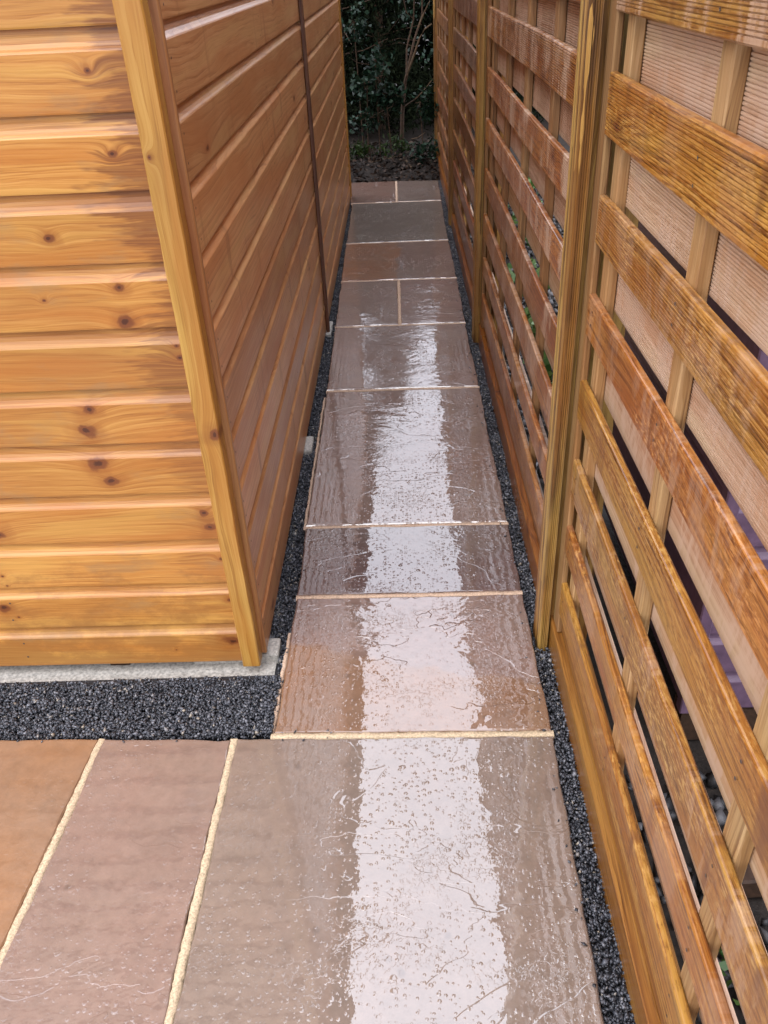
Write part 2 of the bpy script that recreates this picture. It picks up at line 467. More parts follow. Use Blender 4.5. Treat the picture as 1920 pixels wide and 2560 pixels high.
M_BACKLEAF = leaf_mat('hedge_leaf', (0.002, 0.003, 0.0015), (0.005, 0.006, 0.003), 0.8, 0.04)
M_IVY = leaf_mat('ivy_leaf', (0.004, 0.014, 0.008), (0.020, 0.055, 0.030), 0.4, 0.3)
M_FERN = leaf_mat('fern_leaf', (0.012, 0.03, 0.006), (0.045, 0.085, 0.016))
M_GREEN = leaf_mat('garden_leaf', (0.03, 0.08, 0.016), (0.13, 0.22, 0.055), 0.35)

M_POST = wood('post_wood', (0.080, 0.035, 0.010), (0.225, 0.106, 0.023), (0.40, 0.225, 0.060), 'Z', 'Y', (0.3, 0.5), 0.2, spots=False, grain=0.45, bumpd=0.0025, ringw=.3)
FD, FM, FL = (0.115, 0.034, 0.007), (0.315, 0.110, 0.017), (0.455, 0.200, 0.045)
M_SLAT = wood('stained_slat', FD, FM, FL, 'Y', 'Z', (0.28, 0.5), 0.4, 0.12, bloom=(0.50, 0.335, 0.225), wet=(0.13, 0.042, 0.014), tintable=True, mott=0.85, ringw=0.10, contrast=1.7)
M_BACK = wood('pale_back_slat', (0.38, 0.215, 0.12), (0.52, 0.335, 0.205), (0.62, 0.43, 0.285), 'Y', 'Z', (0.5, 0.7), 0.0, bloom=(0.54, 0.37, 0.26), tintable=True)
M_BATTEN = wood('pale_batten', (0.22, 0.115, 0.045), (0.40, 0.235, 0.09), (0.52, 0.33, 0.15), 'Z', 'Y', (0.45, 0.65), 0.05, spots=False, tintable=True)
M_GBOARD = wood('gravel_board_wood', (0.09, 0.033, 0.008), (0.21, 0.085, 0.016), (0.31, 0.140, 0.030), 'Y', 'Z', (0.25, 0.45), 0.25, 0.15, tintable=True)

# ------------------------------------------------------------------ setting: ground
def sheet(name, x0, y0, x1, y1, z, mat, kind='structure', label=None):
    mb = MB(); mb.v = [(x0, y0, z), (x1, y0, z), (x1, y1, z), (x0, y1, z)]; mb.f = [[0, 1, 2, 3]]
    return tag(obj(name, mb.mesh(name, mat, fix=False)), label, None, None, kind)

sheet('ground', -80, -80, 80, 80, -0.13, M_SOIL, label='dark damp soil under and around the garden')

# ------------------------------------------------------------------ setting: paved patio and path
# slab outlines (clockwise from front-left seen from above): corners in layout units
MAUVE, PINK, ORANGE, TAUPE, GREY = (0.215, 0.128, 0.098), (0.240, 0.152, 0.118), (0.290, 0.148, 0.070), (0.205, 0.146, 0.112), (0.185, 0.142, 0.115)
PLUM = (0.115, 0.066, 0.056)
RUST = (0.27, 0.112, 0.048)


def slab(parent, pts, tint, tint_b=None, split=(0, 0, 9.0), riven=0.6, tilt=(0, 0), label=None, dz=0.0, damp=(1.0, -9.0, 1.0)):
    cx = sum(p[0] for p in pts) / len(pts); cy = sum(p[1] for p in pts) / len(pts)
    ring = []
    rs = random.Random(int(abs(cx * 1000) + abs(cy * 7777)))
    for i in range(len(pts)):
        a, b = pts[i], pts[(i + 1) % len(pts)]
        L = math.hypot(b[0] - a[0], b[1] - a[1]); n = max(6, int(L / 0.03))
        nx, ny = (b[1] - a[1]) / L, -(b[0] - a[0]) / L
        o = 0.0
        for j in range(n):
            u = j / n
            o = 0.6 * o + rs.uniform(-0.0024, 0.0024)
            w = (o if 0 < j < n - 1 else 0) - .0020
            ring.append((a[0] + (b[0] - a[0]) * u + nx * w - cx, a[1] + (b[1] - a[1]) * u + ny * w - cy))
    mb = MB(); m_ = len(ring)
    def lev(k, z): return [(x * k, y * k, z + x * tilt[0] + y * tilt[1] + dz) for x, y in ring]
    mb.v = lev(1, -0.036) + lev(1.0, -0.0045) + lev(0.992, -0.0006) + lev(0.982, 0.0)
    for l in range(3):
        for i in range(m_):
            i2 = (i + 1) % m_
            mb.f.append([l * m_ + i, l * m_ + i2, (l + 1) * m_ + i2, (l + 1) * m_ + i])
    mb.f.append(list(range(3 * m_, 4 * m_)))
    o = obj('slab', mb.mesh('slab', M_STONE), parent, (cx, cy, 0))
    o['tint'] = list(tint); o['tint_b'] = list(tint_b or tint); o['split'] = list(split); o['riven'] = riven; o['damp'] = list(damp)
    if label: o['label'] = label
    return o


def joint(parent, a, b, w=0.018, z=-0.0022, wide=1.0):
    """a rough bead of mortar along a-b"""
    L = math.hypot(b[0] - a[0], b[1] - a[1]); n = max(8, int(L / 0.008))
    dx, dy = (b[0] - a[0]) / L, (b[1] - a[1]) / L
    mb = MB()
    off = [-0.56, -0.45, 0.0, 0.45, 0.56]
    hh = [-0.008, 0.0004, 0.0008, 0.0004, -0.008]
    e0 = e1 = 0.0
    for j in range(n + 1):
        u = j / n * L
        e0 = 0.5 * e0 + random.uniform(-.0014, .0014); e1 = 0.5 * e1 + random.uniform(-.0014, .0014)
        for k in range(5):
            s = off[k] * w * wide + (e0 if k < 2 else e1 if k > 2 else 0)
            mb.v.append((a[0] + dx * u - dy * s, a[1] + dy * u + dx * s, z + hh[k] + random.uniform(-.0007, .0007)))
    for j in range(n):
        for k in range(4):
            q = j * 5 + k
            mb.f.append([q, q + 1, q + 6, q + 5])
    return obj('mortar_joint', mb.mesh('mortar_joint', M_MORTAR if parent.name == 'patio' else M_MORTAR_P, smooth=True), parent)


patio = obj('patio', None, None, (0, 0, 0)); tag(patio, 'wet sandstone patio in the foreground', None, None, 'structure')
path = obj('path', None, None, (0, 0, 0)); tag(path, 'narrow wet sandstone path between shed and fence', None, None, 'structure')

# front row and the row behind it (towards the camera)
slab(patio, [(-1.55, .42), (-.866, .40), (-.789, 1.412), (-1.55, 1.432)], ORANGE, riven=0.1, label='orange brown slab', damp=(.32, -9., .3))
slab(patio, [(-.852, .40), (-.485, .40), (-.455, 1.400), (-.777, 1.411)], PINK, riven=0.22, tilt=(0.001, 0), damp=(.52, -9., .5))
slab(patio, [(-.470, .40), (.318, .39), (.339, 1.386), (-.440, 1.400)], TAUPE, riven=0.28, tilt=(0, 0.001), damp=(1.0, -.13, .5))
slab(patio, [(-1.75, -.6), (-.60, -.6), (-.60, .385), (-1.75, .405)], MAUVE, riven=0.4)
slab(patio, [(-.587, -.6), (.29, -.6), (.318, .376), (-.587, .385)], PINK, riven=0.4)
slab(patio, [(-2.2, .43), (-1.565, .42), (-1.565, 1.433), (-2.2, 1.45)], PINK, riven=0.4)
joint(patio, (-.86, .40), (-.783, 1.411)); joint(patio, (-.478, .40), (-.4475, 1.400)); joint(patio, (-1.557, .42), (-1.557, 1.432))
joint(patio, (-.357, 1.407), (.341, 1.392), 0.0165, -.0028)
joint(patio, (-1.75, .415), (.318, .383)); joint(patio, (-.593, -.6), (-.593, .38))

# the path, row by row away from the camera
slab(path, [(-.350, 1.412), (.338, 1.399), (.337, 1.926), (-.343, 1.936)], (0.235, 0.115, 0.056), MAUVE, (0.28, 1.0, -0.02), 1.0, (0.001, -0.002), 'two-tone slab, plum behind and rusty orange in front')
slab(path, [(-.343, 1.948), (.337, 1.938), (.338, 2.290), (-.345, 2.302)], PLUM, riven=0.35, tilt=(-0.001, 0.0015), label='dark plum slab')
slab(path, [(-.345, 2.315), (.338, 2.303), (.338, 3.345), (-.340, 3.357)], (0.215, 0.130, 0.098), riven=0.5, tilt=(0.0008, 0))
slab(path, [(-.340, 3.372), (.337, 3.359), (.336, 4.108), (-.342, 4.118)], (0.225, 0.136, 0.103), riven=0.9, tilt=(0, 0.001))
slab(path, [(-.342, 4.132), (-.010, 4.127), (-.008, 4.832), (-.344, 4.840)], PINK, riven=0.35)
slab(path, [(.003, 4.127), (.337, 4.121), (.340, 4.826), (.004, 4.832)], (0.240, 0.142, 0.112), riven=1.1)
slab(path, [(-.344, 4.853), (.340, 4.838), (.338, 5.603), (-.347, 5.612)], RUST, MAUVE, (1, 0, 0.0), 0.5, label='slab rusty on the left half and mauve on the right')
slab(path, [(-.347, 5.627), (.338, 5.617), (.346, 6.672), (-.345, 6.690)], GREY, riven=0.3, label='grey slab')
slab(path, [(-.355, 6.706), (-.004, 6.696), (-.004, 7.404), (-.385, 7.412)], (0.235, 0.130, 0.095), riven=0.2)
slab(path, [(.010, 6.694), (.348, 6.687), (.356, 7.360), (.011, 7.402)], (0.205, 0.145, 0.118), riven=0.2)
for a, b in (((-.343, 1.942), (.337, 1.932)), ((-.345, 2.3085), (.338, 2.2965)), ((-.340, 3.3645), (.337, 3.352)),
             ((-.342, 4.125), (.336, 4.1145)), ((-.0035, 4.127), (-.002, 4.832)), ((-.344, 4.8465), (.340, 4.832)), ((-.347, 5.6195), (.338, 5.610)),
             ((-.350, 6.698), (.347, 6.6795)), ((.003, 6.695), (.0035, 7.402))):
    joint(path, a, b, 0.0165, -0.0020)
joint(path, (-.359, 1.43), (-.350, 1.80), 0.010, -0.018)
joint(path, (-.352, 2.32), (-.347, 3.34), 0.008, -0.020)
joint(path, (-.365, 7.415), (.35, 7.372), 0.012, -0.006)

# bed under slabs and gravel
mbb = MB(); mbb.box((-2.2, 1.40, -.12), (-.30, 1.66, -.045)); mbb.box((-.46, 1.55, -.12), (-.30, 7.5, -.062)); mbb.box((.30, -.6, -.12), (.40, 7.6, -.040))
tag(obj('gravel_bed', mbb.mesh('gravel_bed', M_SUB)), 'dark grit under the slate chippings', None, None, 'structure')

# ------------------------------------------------------------------ gravel (nobody could count it)
OCT_V = np.array([(1, 0, 0), (-1, 0, 0), (0, 1, 0), (0, -1, 0), (0, 0, 1), (0, 0, -1)], float)
OCT_F = np.array([(0, 2, 4), (2, 1, 4), (1, 3, 4), (3, 0, 4), (2, 0, 5), (1, 2, 5), (3, 1, 5), (0, 3, 5)])


def stones(name, rects, n, zr, size, mat, label, flat=0.6, edge=None):
    area = np.array([(r[2] - r[0]) * (r[3] - r[1]) for r in rects]); pick = RNG.choice(len(rects), n, p=area / area.sum())
    R = np.array(rects)[pick]
    P = np.stack([R[:, 0] + (R[:, 2] - R[:, 0]) * RNG.random(n), R[:, 1] + (R[:, 3] - R[:, 1]) * RNG.random(n), zr[0] + (zr[1] - zr[0]) * RNG.random(n)], 1)
    if edge: P = P[edge(P)]; n = len(P)
    s = size * (0.55 + 0.75 * RNG.random((n, 1))) * np.stack([0.8 + 0.6 * RNG.random(n), 0.6 + 0.4 * RNG.random(n), flat * (0.6 + 0.5 * RNG.random(n))], 1)
    q = RNG.normal(size=(n, 4)); q[:, :2] *= 0.5; q[:, 2] *= 0.5; q /= np.linalg.norm(q, axis=1, keepdims=True)
    az = RNG.random(n) * 2 * np.pi
    V = OCT_V[None] * s[:, None, :] * (0.75 + 0.5 * RNG.random((n, 6, 1)))
    x, y, z, w = q[:, 0], q[:, 1], q[:, 2], q[:, 3]
    Rm = np.stack([np.stack([1 - 2 * (y * y + z * z), 2 * (x * y - z * w), 2 * (x * z + y * w)], 1),
                   np.stack([2 * (x * y + z * w), 1 - 2 * (x * x + z * z), 2 * (y * z - x * w)], 1),
                   np.stack([2 * (x * z - y * w), 2 * (y * z + x * w), 1 - 2 * (x * x + y * y)], 1)], 1)
    ca, sa = np.cos(az), np.sin(az); o = np.zeros(n)
    Rz = np.stack([np.stack([ca, -sa, o], 1), np.stack([sa, ca, o], 1), np.stack([o, o, o + 1], 1)], 1)
    V = np.einsum('nij,nkj->nki', Rz @ Rm, V) + P[:, None, :]
    F = (OCT_F[None] + (np.arange(n) * 6)[:, None, None]).reshape(-1, 3)
    me = np_mesh(name, V.reshape(-1, 3) * U, F, mat, np.repeat(RNG.random(n), 8))
    return tag(obj(name, me), label, 'gravel' if 'gravel' in name else 'stones', None, 'stuff')


stones('gravel', [(-1.9, 1.425, -.352, 1.625)], 30000, (-.034, -.010), 0.0058, M_GRAVEL, 'black slate chippings in front of the shed base',
       edge=lambda P: (P[:, 1] > 1.408 - 0.016 * (P[:, 0] + .35) + .012) & (P[:, 0] < -.356))
stones('gravel', [(-.44, 1.60, -.347, 6.9)], 22000, (-.058, -.040), 0.0060, M_GRAVEL, 'narrow band of slate chippings between shed and path',
       edge=lambda P: (P[:, 0] < -.349) & ~((P[:, 1] < 1.80) & (P[:, 0] < -.374)))
stones('gravel', [(.312, -.5, .395, 7.4)], 38000, (-.034, -.010), 0.0058, M_GRAVEL, 'strip of black slate chippings along the fence foot',
       edge=lambda P: (P[:, 0] > np.where(P[:, 1] < 1.39, .3395 - (1.386 - P[:, 1]) * .0215, .340)) & ~((P[:, 0] > .346) & (P[:, 1] % 2.165 > 1.703) & (P[:, 1] % 2.165 < 1.803) & (P[:, 1] < 1.9)))

stones('gravel', [(-.37, 1.385, -.20, 1.425), (-.36, 1.42, -.33, 2.2), (.31, -.2, .345, 5.0), (-1.5, 1.395, -.4, 1.42)], 150, (.001, .003), 0.0045, M_GRAVEL, 'a few stray chippings spilled onto the slab edges')

# ------------------------------------------------------------------ wooden shed
shed = empty('wooden_shed', (-.408, 1.693, 0), 'honey brown wooden garden shed clad in horizontal shiplap boards', 'shed', rz=-0.008)
KNOTS = [(-0.144, 1.447, 0.0093), (-0.130, 1.306, 0.0071), (-0.295, 1.153, 0.0094), (-0.174, 1.047, 0.0116), (-0.338, 1.026, 0.0049), (-0.179, 0.974, 0.0129),
         (-0.075, 0.888, 0.0101), (-0.078, 0.915, 0.0071), (-0.305, 0.770, 0.0127), (-0.326, 0.717, 0.0177), (-0.316, 0.627, 0.0165), (-0.298, 0.579, 0.0134),
         (-0.089, 0.479, 0.0114), (-0.082, 0.437, 0.0127), (-0.615, 0.432, 0.0129), (-0.068, 0.337, 0.0071), (-0.066, 0.201, 0.0061), (-0.676, 0.195, 0.0125),
         (-0.078, 0.055, 0.0166), (-0.645, 0.160, 0.0038), (-0.647, 0.300, 0.0042), (-0.645, 0.268, 0.0031), (-0.241, 0.028, 0.0032), (-0.56, 1.10, 0.006)]
SD, SM, SL = (0.32, 0.122, 0.024), (0.465, 0.205, 0.044), (0.57, 0.285, 0.074)
M_FRONT = wood('shed_board_wood', SD, SM, SL, 'X', 'Z', (0.3, 0.5), 0.2, 0.15, knots=KNOTS, ref=shed, endstain=(0.19, 0.066, 0.018), endx=-.128 * U, ringw=0.10, contrast=1.05)
M_SIDE = wood('shed_side_wood', (0.39, 0.165, 0.060), (0.55, 0.265, 0.105), (0.64, 0.340, 0.150), 'Y', 'Z', (0.28, 0.45), 0.28, 0.22, ref=shed, spots=True, wet=(0.33, 0.135, 0.048), keepk=.9)
M_END = wood('shed_end_wood', (0.20, 0.08, 0.03), (0.30, 0.13, 0.048), (0.36, 0.17, 0.065), 'Z', 'Y', (0.35, 0.5), 0.1, spots=False)
M_TRIM = wood('shed_trim_wood', (0.26, 0.115, 0.020), (0.39, 0.195, 0.038), (0.47, 0.265, 0.065), 'Z', 'X', (0.35, 0.55), 0.15, grain=0.6, knots=[(.705, -.024, .0125), (1.30, -.055, .006)], ref=shed)
M_STRIP = wood('dark_strip_wood', (0.075, 0.030, 0.018), (0.12, 0.052, 0.03), (0.16, 0.075, 0.045), 'Z', 'Y', (0.3, 0.5), 0.3, spots=False)
PITCH = 0.1396
PROF = [(0, 0.001), (0.0005, 0.004), (0.0005, .101), (-.0015, .1045), (-.006, .109), (-.0095, .116), (-.0115, .126), (-.012, .136), (-.012, .1465), (-.022, .1465), (-.022, .009), (-.0122, .009), (-.0122, 0)]
def front_board(x0, x1):
    return MB().extrude(PROF, lambda p, q, t: (t, -p, q), x0, x1).mesh('board', M_FRONT)
PROFS = [(0, 0.001), (0.0005, 0.004), (0.0005, .1085), (-.001, .1115), (-.004, .1155), (-.0075, .121), (-.0105, .129), (-.012, .136)] + PROF[8:]
def side_board(y0, y1):
    return MB().extrude(PROFS, lambda p, q, t: (p, t, q), y0, y1).mesh('board', M_SIDE)
mf, ms1, ms2 = front_board(-2.3, -.045), side_board(.033, 2.428), side_board(2.462, 5.225)
NB = 16
for i in range(NB):
    z = -.020 + i * PITCH
    obj('board', mf, shed, (0, 0, z))
    obj('board', ms1, shed, (0, 0, z + .002))
    obj('board', ms2, shed, (0, 0, z - .010))
# corner batten on the front, slightly bowed
def batten(x0, x1, y0, y1, z0, z1, bow0=0, bow1=0, n=14, mat=None, name='corner_batten'):
    mb = MB(); c = 0.003
    for j in range(n + 1):
        u = j / n; z = z0 + (z1 - z0) * u
        s0 = bow0 * u + random.uniform(-.0008, .0008); s1 = bow1 * u + random.uniform(-.0008, .0008)
        mb.v += [(x0 + s0, y1, z), (x0 + s0, y0 + c, z), (x0 + s0 + c, y0, z), (x1 + s1 - c, y0, z), (x1 + s1, y0 + c, z), (x1 + s1, y1, z)]
    for j in range(n):
        for i in range(6):
            i2 = (i + 1) % 6; k = j * 6
            mb.f.append([k + i, k + i2, k + 6 + i2, k + 6 + i])
    mb.f.append([5, 4, 3, 2, 1, 0]); mb.f.append([n * 6 + i for i in range(6)])
    return obj(name, mb.mesh(name, mat or M_TRIM), shed)
batten(-.060, -.011, -.020, .020, -.022, 2.2, -.012, -.008, n=44)
batten(-.030, .003, .0205, .0325, -.010, 2.2, -.002, -.002, mat=M_END, name='end_strip', n=2)
cs = MB().bbox((.002, 2.430, -.055), (.019, 2.458, 2.2), .002).mesh('cover_strip', M_STRIP); obj('cover_strip', cs, shed)
batten(-.03, .012, 5.228, 5.262, -.02, 2.2, 0, 0, name='corner_batten')
M_NAIL = simple('dull_nail', (0.07, 0.055, 0.05), 0.5, 200.0, 0.2, 0.0003)
def nail_heads(spots, axis, parent):
    mb = MB(); rr = .0030
    for p in spots:
        k = len(mb.v)
        for j in range(6):
            a = j * math.pi / 3; u, v = rr * math.cos(a), rr * math.sin(a)
            mb.v.append((p[0], p[1] + u, p[2] + v) if axis == 'x' else (p[0] + u, p[1], p[2] + v))
        mb.v.append((p[0] + .0006, p[1], p[2]) if axis == 'x' else (p[0], p[1] - .0006, p[2]))
        for j in range(6): mb.f.append([k + j, k + (j + 1) % 6, k + 6])
    return tag(obj('nail_heads', mb.mesh('nail_heads', M_NAIL, fix=False), parent), kind='stuff')
spots = []
for i in range(NB):
    z = -.020 + i * PITCH
    for y, dz in ((.052, 0), (1.22, 0), (2.40, 0), (2.48, -.012), (3.85, -.012), (5.20, -.012)):
        for q in (.03, .085):
            spots.append((.0012, y + random.uniform(-.006, .006), z + dz + q + random.uniform(-.008, .008)))
nail_heads(spots, 'x', shed)
nail_heads([(x + random.uniform(-.006, .006), -.0012, -.020 + i * PITCH + q + random.uniform(-.006, .006)) for i in range(NB) for x in (-.66, -1.25) for q in (.03, .085)], 'y', shed)
# structure hidden behind: back wall, far wall, roof
obj('back_wall', MB().box((-2.3, .03, -.02), (-2.28, 5.2, 2.2)).mesh('back_wall', M_SIDE), shed)
obj('far_wall', MB().box((-2.28, 5.2, -.02), (-.03, 5.222, 2.2)).mesh('far_wall', M_SIDE), shed)
obj('floor_panel', MB().box((-2.26, .04, -.010), (-.04, 5.18, .02)).mesh('floor_panel', M_DARKWOOD), shed)
gb = MB().extrude([(-2.3, 2.215), (-.0, 2.215), (-1.15, 2.68)], lambda p, q, t: (p, t, q), 0.0, .02).mesh('gable_panel', M_FRONT); obj('gable_panel', gb, shed)
for sgn in (0, 1):
    pr = [(.085, 2.19), (.085, 2.215), (-1.15, 2.72), (-1.15, 2.695)] if sgn == 0 else [(-2.385, 2.19), (-2.385, 2.215), (-1.1505, 2.72), (-1.1505, 2.695)]
    obj('roof_panel', MB().extrude(pr, lambda p, q, t: (p, t, q), -.07, 5.32).mesh('roof_panel', M_FELT), shed)
brm = MB().box((-.028, .03, -.075), (.028, 5.15, -.024)).mesh('bearer', M_DARKWOOD)
for x in (-.10, -.425, -.86, -1.3, -1.8):
    obj('bearer', brm, shed, (x, 0, 0))

# concrete under the shed
cb = MB()
xs = np.linspace(-2.7, -.384, 60)
for x in xs:
    j = random.uniform(-.006, .006)
    cb.v += [(x, 1.605 + j + .012 * (-.4 - x), -.12), (x, 1.607 + j + .012 * (-.4 - x), -.058 + random.uniform(-.004, .003)), (x, 1.62 + .012 * (-.4 - x), -.055), (x, 2.6, -.055), (x, 2.6, -.12)]
for i in range(len(xs) - 1):
    for k in range(4):
        q = i * 5 + k
        cb.f.append([q, q + 5, q + 6, q + 1])
n_ = len(xs) - 1
cb.f.append([0, 1, 2, 3, 4]); cb.f.append([n_ * 5 + i for i in range(5)])
base = tag(obj('concrete_footing', cb.mesh('concrete_footing', M_CONC)), 'pale rough concrete strip under the front of the shed', 'concrete base')
for (y0, y1, x1, lab) in ((1.722, 1.792, -.376, 'pale concrete block at the shed corner beside the path'),
                          (2.88, 3.00, -.370, 'pale concrete block under the shed side, middle of three'),
                          (4.10, 4.28, -.362, 'pale concrete block below the dark cover strip of the shed')):
    mb = MB(); mb.bbox((-.62, y0, -.11), (x1, y1, -.026 if y0 > 2 else -.026), .004)
    tag(obj('concrete_block', mb.mesh('concrete_block', M_CONC)), lab, 'block', 'concrete blocks carrying the shed')

# ------------------------------------------------------------------ fence
FX = 0.387                                  # front face of the slats
FT = [0.297 + .186 * i for i in range(11)]  # tops of the front slats
FTOP = [1.6 - (1.6 - q_) * 1.033 for q_ in (.297, .466, .648, .838, 1.026, 1.214, 1.414, 1.604, 1.79, 1.976, 2.15)]
FBOT = [.152, .350, .520, .722, .920, 1.110, 1.304, 1.500, 1.688, 1.874, 2.05]
BBOT = [.222, .405, .603, .795, .99, 1.19, 1.385, 1.575, 1.765, 1.95]


def slat_mesh(h, y0, y1, reeded, mat, th=.016, n=10):
    pr = [(th, 0.003), (th - .003, 0), (.003, 0), (0, .003)]
    if reeded:
        k = int((h - .012) / .0053)
        for i in range(k):
            zz = .006 + (h - .012) * i / k; dz = (h - .012) / k
            pr += [(0, zz), (0, zz + dz * .55), (.0023, zz + dz * .68), (.0023, zz + dz * .90)]
    pr += [(0, h - .004), (.0015, h - .001), (.004, h), (th - .003, h), (th, h - .003)]
    ph = random.uniform(0, 6)
    return MB().extrude(pr, lambda p, q, t: (p, t, q), y0, y1, n,
                        lambda x, t: (x[0] + .0012 * math.sin(t * 3 + ph), x[1], x[2] + .0016 * math.sin(t * 4.1 + ph))).mesh('slat', mat)


def rail(y0, y1, x0, x1, z0, z1, mat, name):
    return MB().bbox((x0, y0, z0), (x1, y1, z1), .003).mesh(name, mat)


SPAN = 2.165
YP = [-.465, 1.703, 3.868, 5.99, 8.1]       # near face of each post
cache = {}
def panel(k, label, tintset, bloom):
    y0 = YP[k] + .06; y1 = YP[k + 1] + .02     # the panel ends inside the post slots
    p = empty('slatted_fence', (FX, y0, 0), label, 'fence panel', 'hit and miss fence panels along the path')
    W = y1 - y0
    s0, s1 = .066, W - .066
    rs = random.Random(k + 3)
    for i in range(11):
        h = FTOP[i] - FBOT[i]
        if i > 7: h = .096
        ree = i >= 5 if k == 0 else i >= 4
        key = (round(h, 3), round(W, 2), ree)
        if key not in cache: cache[key] = slat_mesh(h, s0 - .002, s1 + .002, ree, M_SLAT)
        o = obj('slat', cache[key], p, (0, 0, FBOT[i] + (rs.uniform(-.004, .004) if k else 0)))
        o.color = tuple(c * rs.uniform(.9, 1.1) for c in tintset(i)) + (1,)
        o['bloom'] = bloom(i)
    for i in range(10):
        key = ('b', i, round(W, 2))
        if key not in cache: cache[key] = slat_mesh(.118, .03, W - .03, i >= 4, M_BACK)
        o = obj('slat', cache[key], p, (.037, 0, BBOT[i]))
        o.color = (1, 1, 1, 1); o['bloom'] = .7
        g = rs.uniform(.86, 1.08) * (1.0 if k == 0 else (.65 if i < 2 else .9)); o.color = (g, g * rs.uniform(.95, 1.02), g * rs.uniform(.9, 1.05), 1)
    key = ('bt', 0)
    if key not in cache: cache[key] = MB().bbox((.0165, -.023, .10), (.0365, .023, 2.16), .002).mesh('batten', M_BATTEN)
    q = (s1 - s0 - .08) / 4
    for j in range(5):
        o = obj('batten', cache[key], p, (0, s0 + .04 + q * j, 0)); o.color = (.95, .95, 1, 1) if k == 0 else (.62, .56, .58, 1)
    ns = []
    for i in range(11):
        for j in range(5):
            for zz in (.03, .066):
                ns.append((-.0012, s0 + .04 + q * j + rs.uniform(-.008, .008), FBOT[i] + zz + rs.uniform(-.006, .006)))
    nail_heads(ns, 'x', p)
    for yy in (0.0, W - .064):
        o = obj('frame_upright', rail(yy, yy + .062, .001, .0155, .082, 2.19, M_BATTEN, 'frame_upright'), p); o.color = (.72, .66, .62, 1) if k == 0 else (.5, .43, .4, 1)
    obj('bottom_rail', rail(.066, W - .066, .012, .05, .082, .150, M_GBOARD, 'bottom_rail'), p)
    obj('top_rail', rail(.0, W, -.012, .062, 2.192, 2.215, M_SLAT, 'top_rail'), p)
    return p

NEAR = lambda i: [(0.95, .98, .85), (1.0, 1.02, .95), (1.05, 1.05, 1.15), (.98, .96, .95), (1.0, 1.0, .95), (1.05, 1.05, 1.0), (1.0, 1.05, .9), (1.1, 1.15, 1.3), (1, 1, 1), (1, 1, 1), (1, 1, 1)][i]
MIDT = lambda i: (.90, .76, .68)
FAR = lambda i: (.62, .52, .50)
panel(0, 'nearest fence panel of golden brown slats beside the patio', NEAR, lambda i: [.0, .2, .35, .0, .3, .25, .15, .8, .5, .5, .5][i])
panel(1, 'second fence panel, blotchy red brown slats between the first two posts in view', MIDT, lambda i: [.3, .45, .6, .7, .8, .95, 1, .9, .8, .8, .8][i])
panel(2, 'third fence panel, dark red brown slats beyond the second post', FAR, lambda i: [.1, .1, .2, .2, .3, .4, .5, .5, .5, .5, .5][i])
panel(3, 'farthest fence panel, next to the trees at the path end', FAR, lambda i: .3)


def post_mesh():
    # H-shaped post: reeded front flange, web, back flange
    def reed(a, b, n, d):
        out = []
        for i in range(n):
            u0 = a + (b - a) * i / n; w = (b - a) / n
            out += [(u0 + w * .12, 0), (u0 + w * .62, 0), (u0 + w * .74, d), (u0 + w * .98, d)]
        return out
    pr = []
    pr += [(.001 + d, u) for u, d in reed(.004, .096, 9, .0035)][::-1]
    pr += [(.004, .001)]
    pr += [(u, .001 + d) for u, d in reed(.005, .023, 4, .0030)]
    pr += [(.025, .003), (.025, .03), (.098, .03), (.098, .0), (.130, .0), (.130, .10), (.098, .10), (.098, .07), (.025, .07), (.025, .10), (.004, .10)]
    return MB().extrude(pr, lambda p, q, t: (p, q, t), -.12, 2.24, 24,
                        lambda x, t: (x[0] + .0012 * math.sin(t * 2.3), x[1] + .0015 * math.sin(t * 3.1 + 1), x[2])).mesh('fence_post', M_POST)
pm = post_mesh()
capm = MB().bbox((-.006, -.006, 2.241), (.136, .106, 2.262), .005).mesh('post_cap', M_POST)
for y, lab in zip(YP, ('slotted fence post at the near end of the nearest panel', 'nearest slotted fence post in view, yellow brown and deeply grooved',
                       'second slotted fence post along the path, in front of the third panel', 'third slotted fence post along the path, slim with distance',
                       'farthest fence post, where the path meets the trees')):
    x = .350 if y < 3 else .354 if y < 5 else .362
    o = obj('fence_post', pm, None, (x, y, 0)); tag(o, lab, 'fence post', 'slotted wooden fence posts')
    obj('post_cap', capm, o)
for k, lab in enumerate(('golden brown gravel board under the nearest fence panel', 'wet orange brown gravel board under the second fence panel',
                         'gravel board under the third fence panel', 'gravel board under the farthest fence panel')):
    y0, y1 = YP[k] + .055, YP[k + 1] + .045
    n = 30; pr = [(.0, -.10), (.0, .074), (.002, .078), (.03, .0785), (.034, .076), (.034, -.10)]
    mb = MB().extrude(pr, lambda p, q, t: (p, t, q), y0, y1, n, lambda x, t: (x[0] + .001 * math.sin(t * 5), x[1], x[2] + (.0012 * math.sin(t * 9) if x[2] > 0 else 0)))
    o = obj('gravel_board', mb.mesh('gravel_board', M_GBOARD), None, (.3795, 0, 0)); tag(o, lab, 'gravel board', 'gravel boards at the fence foot')
    o.color = (1, 1, 1, 1) if k == 0 else (.95, .74, .68, 1)

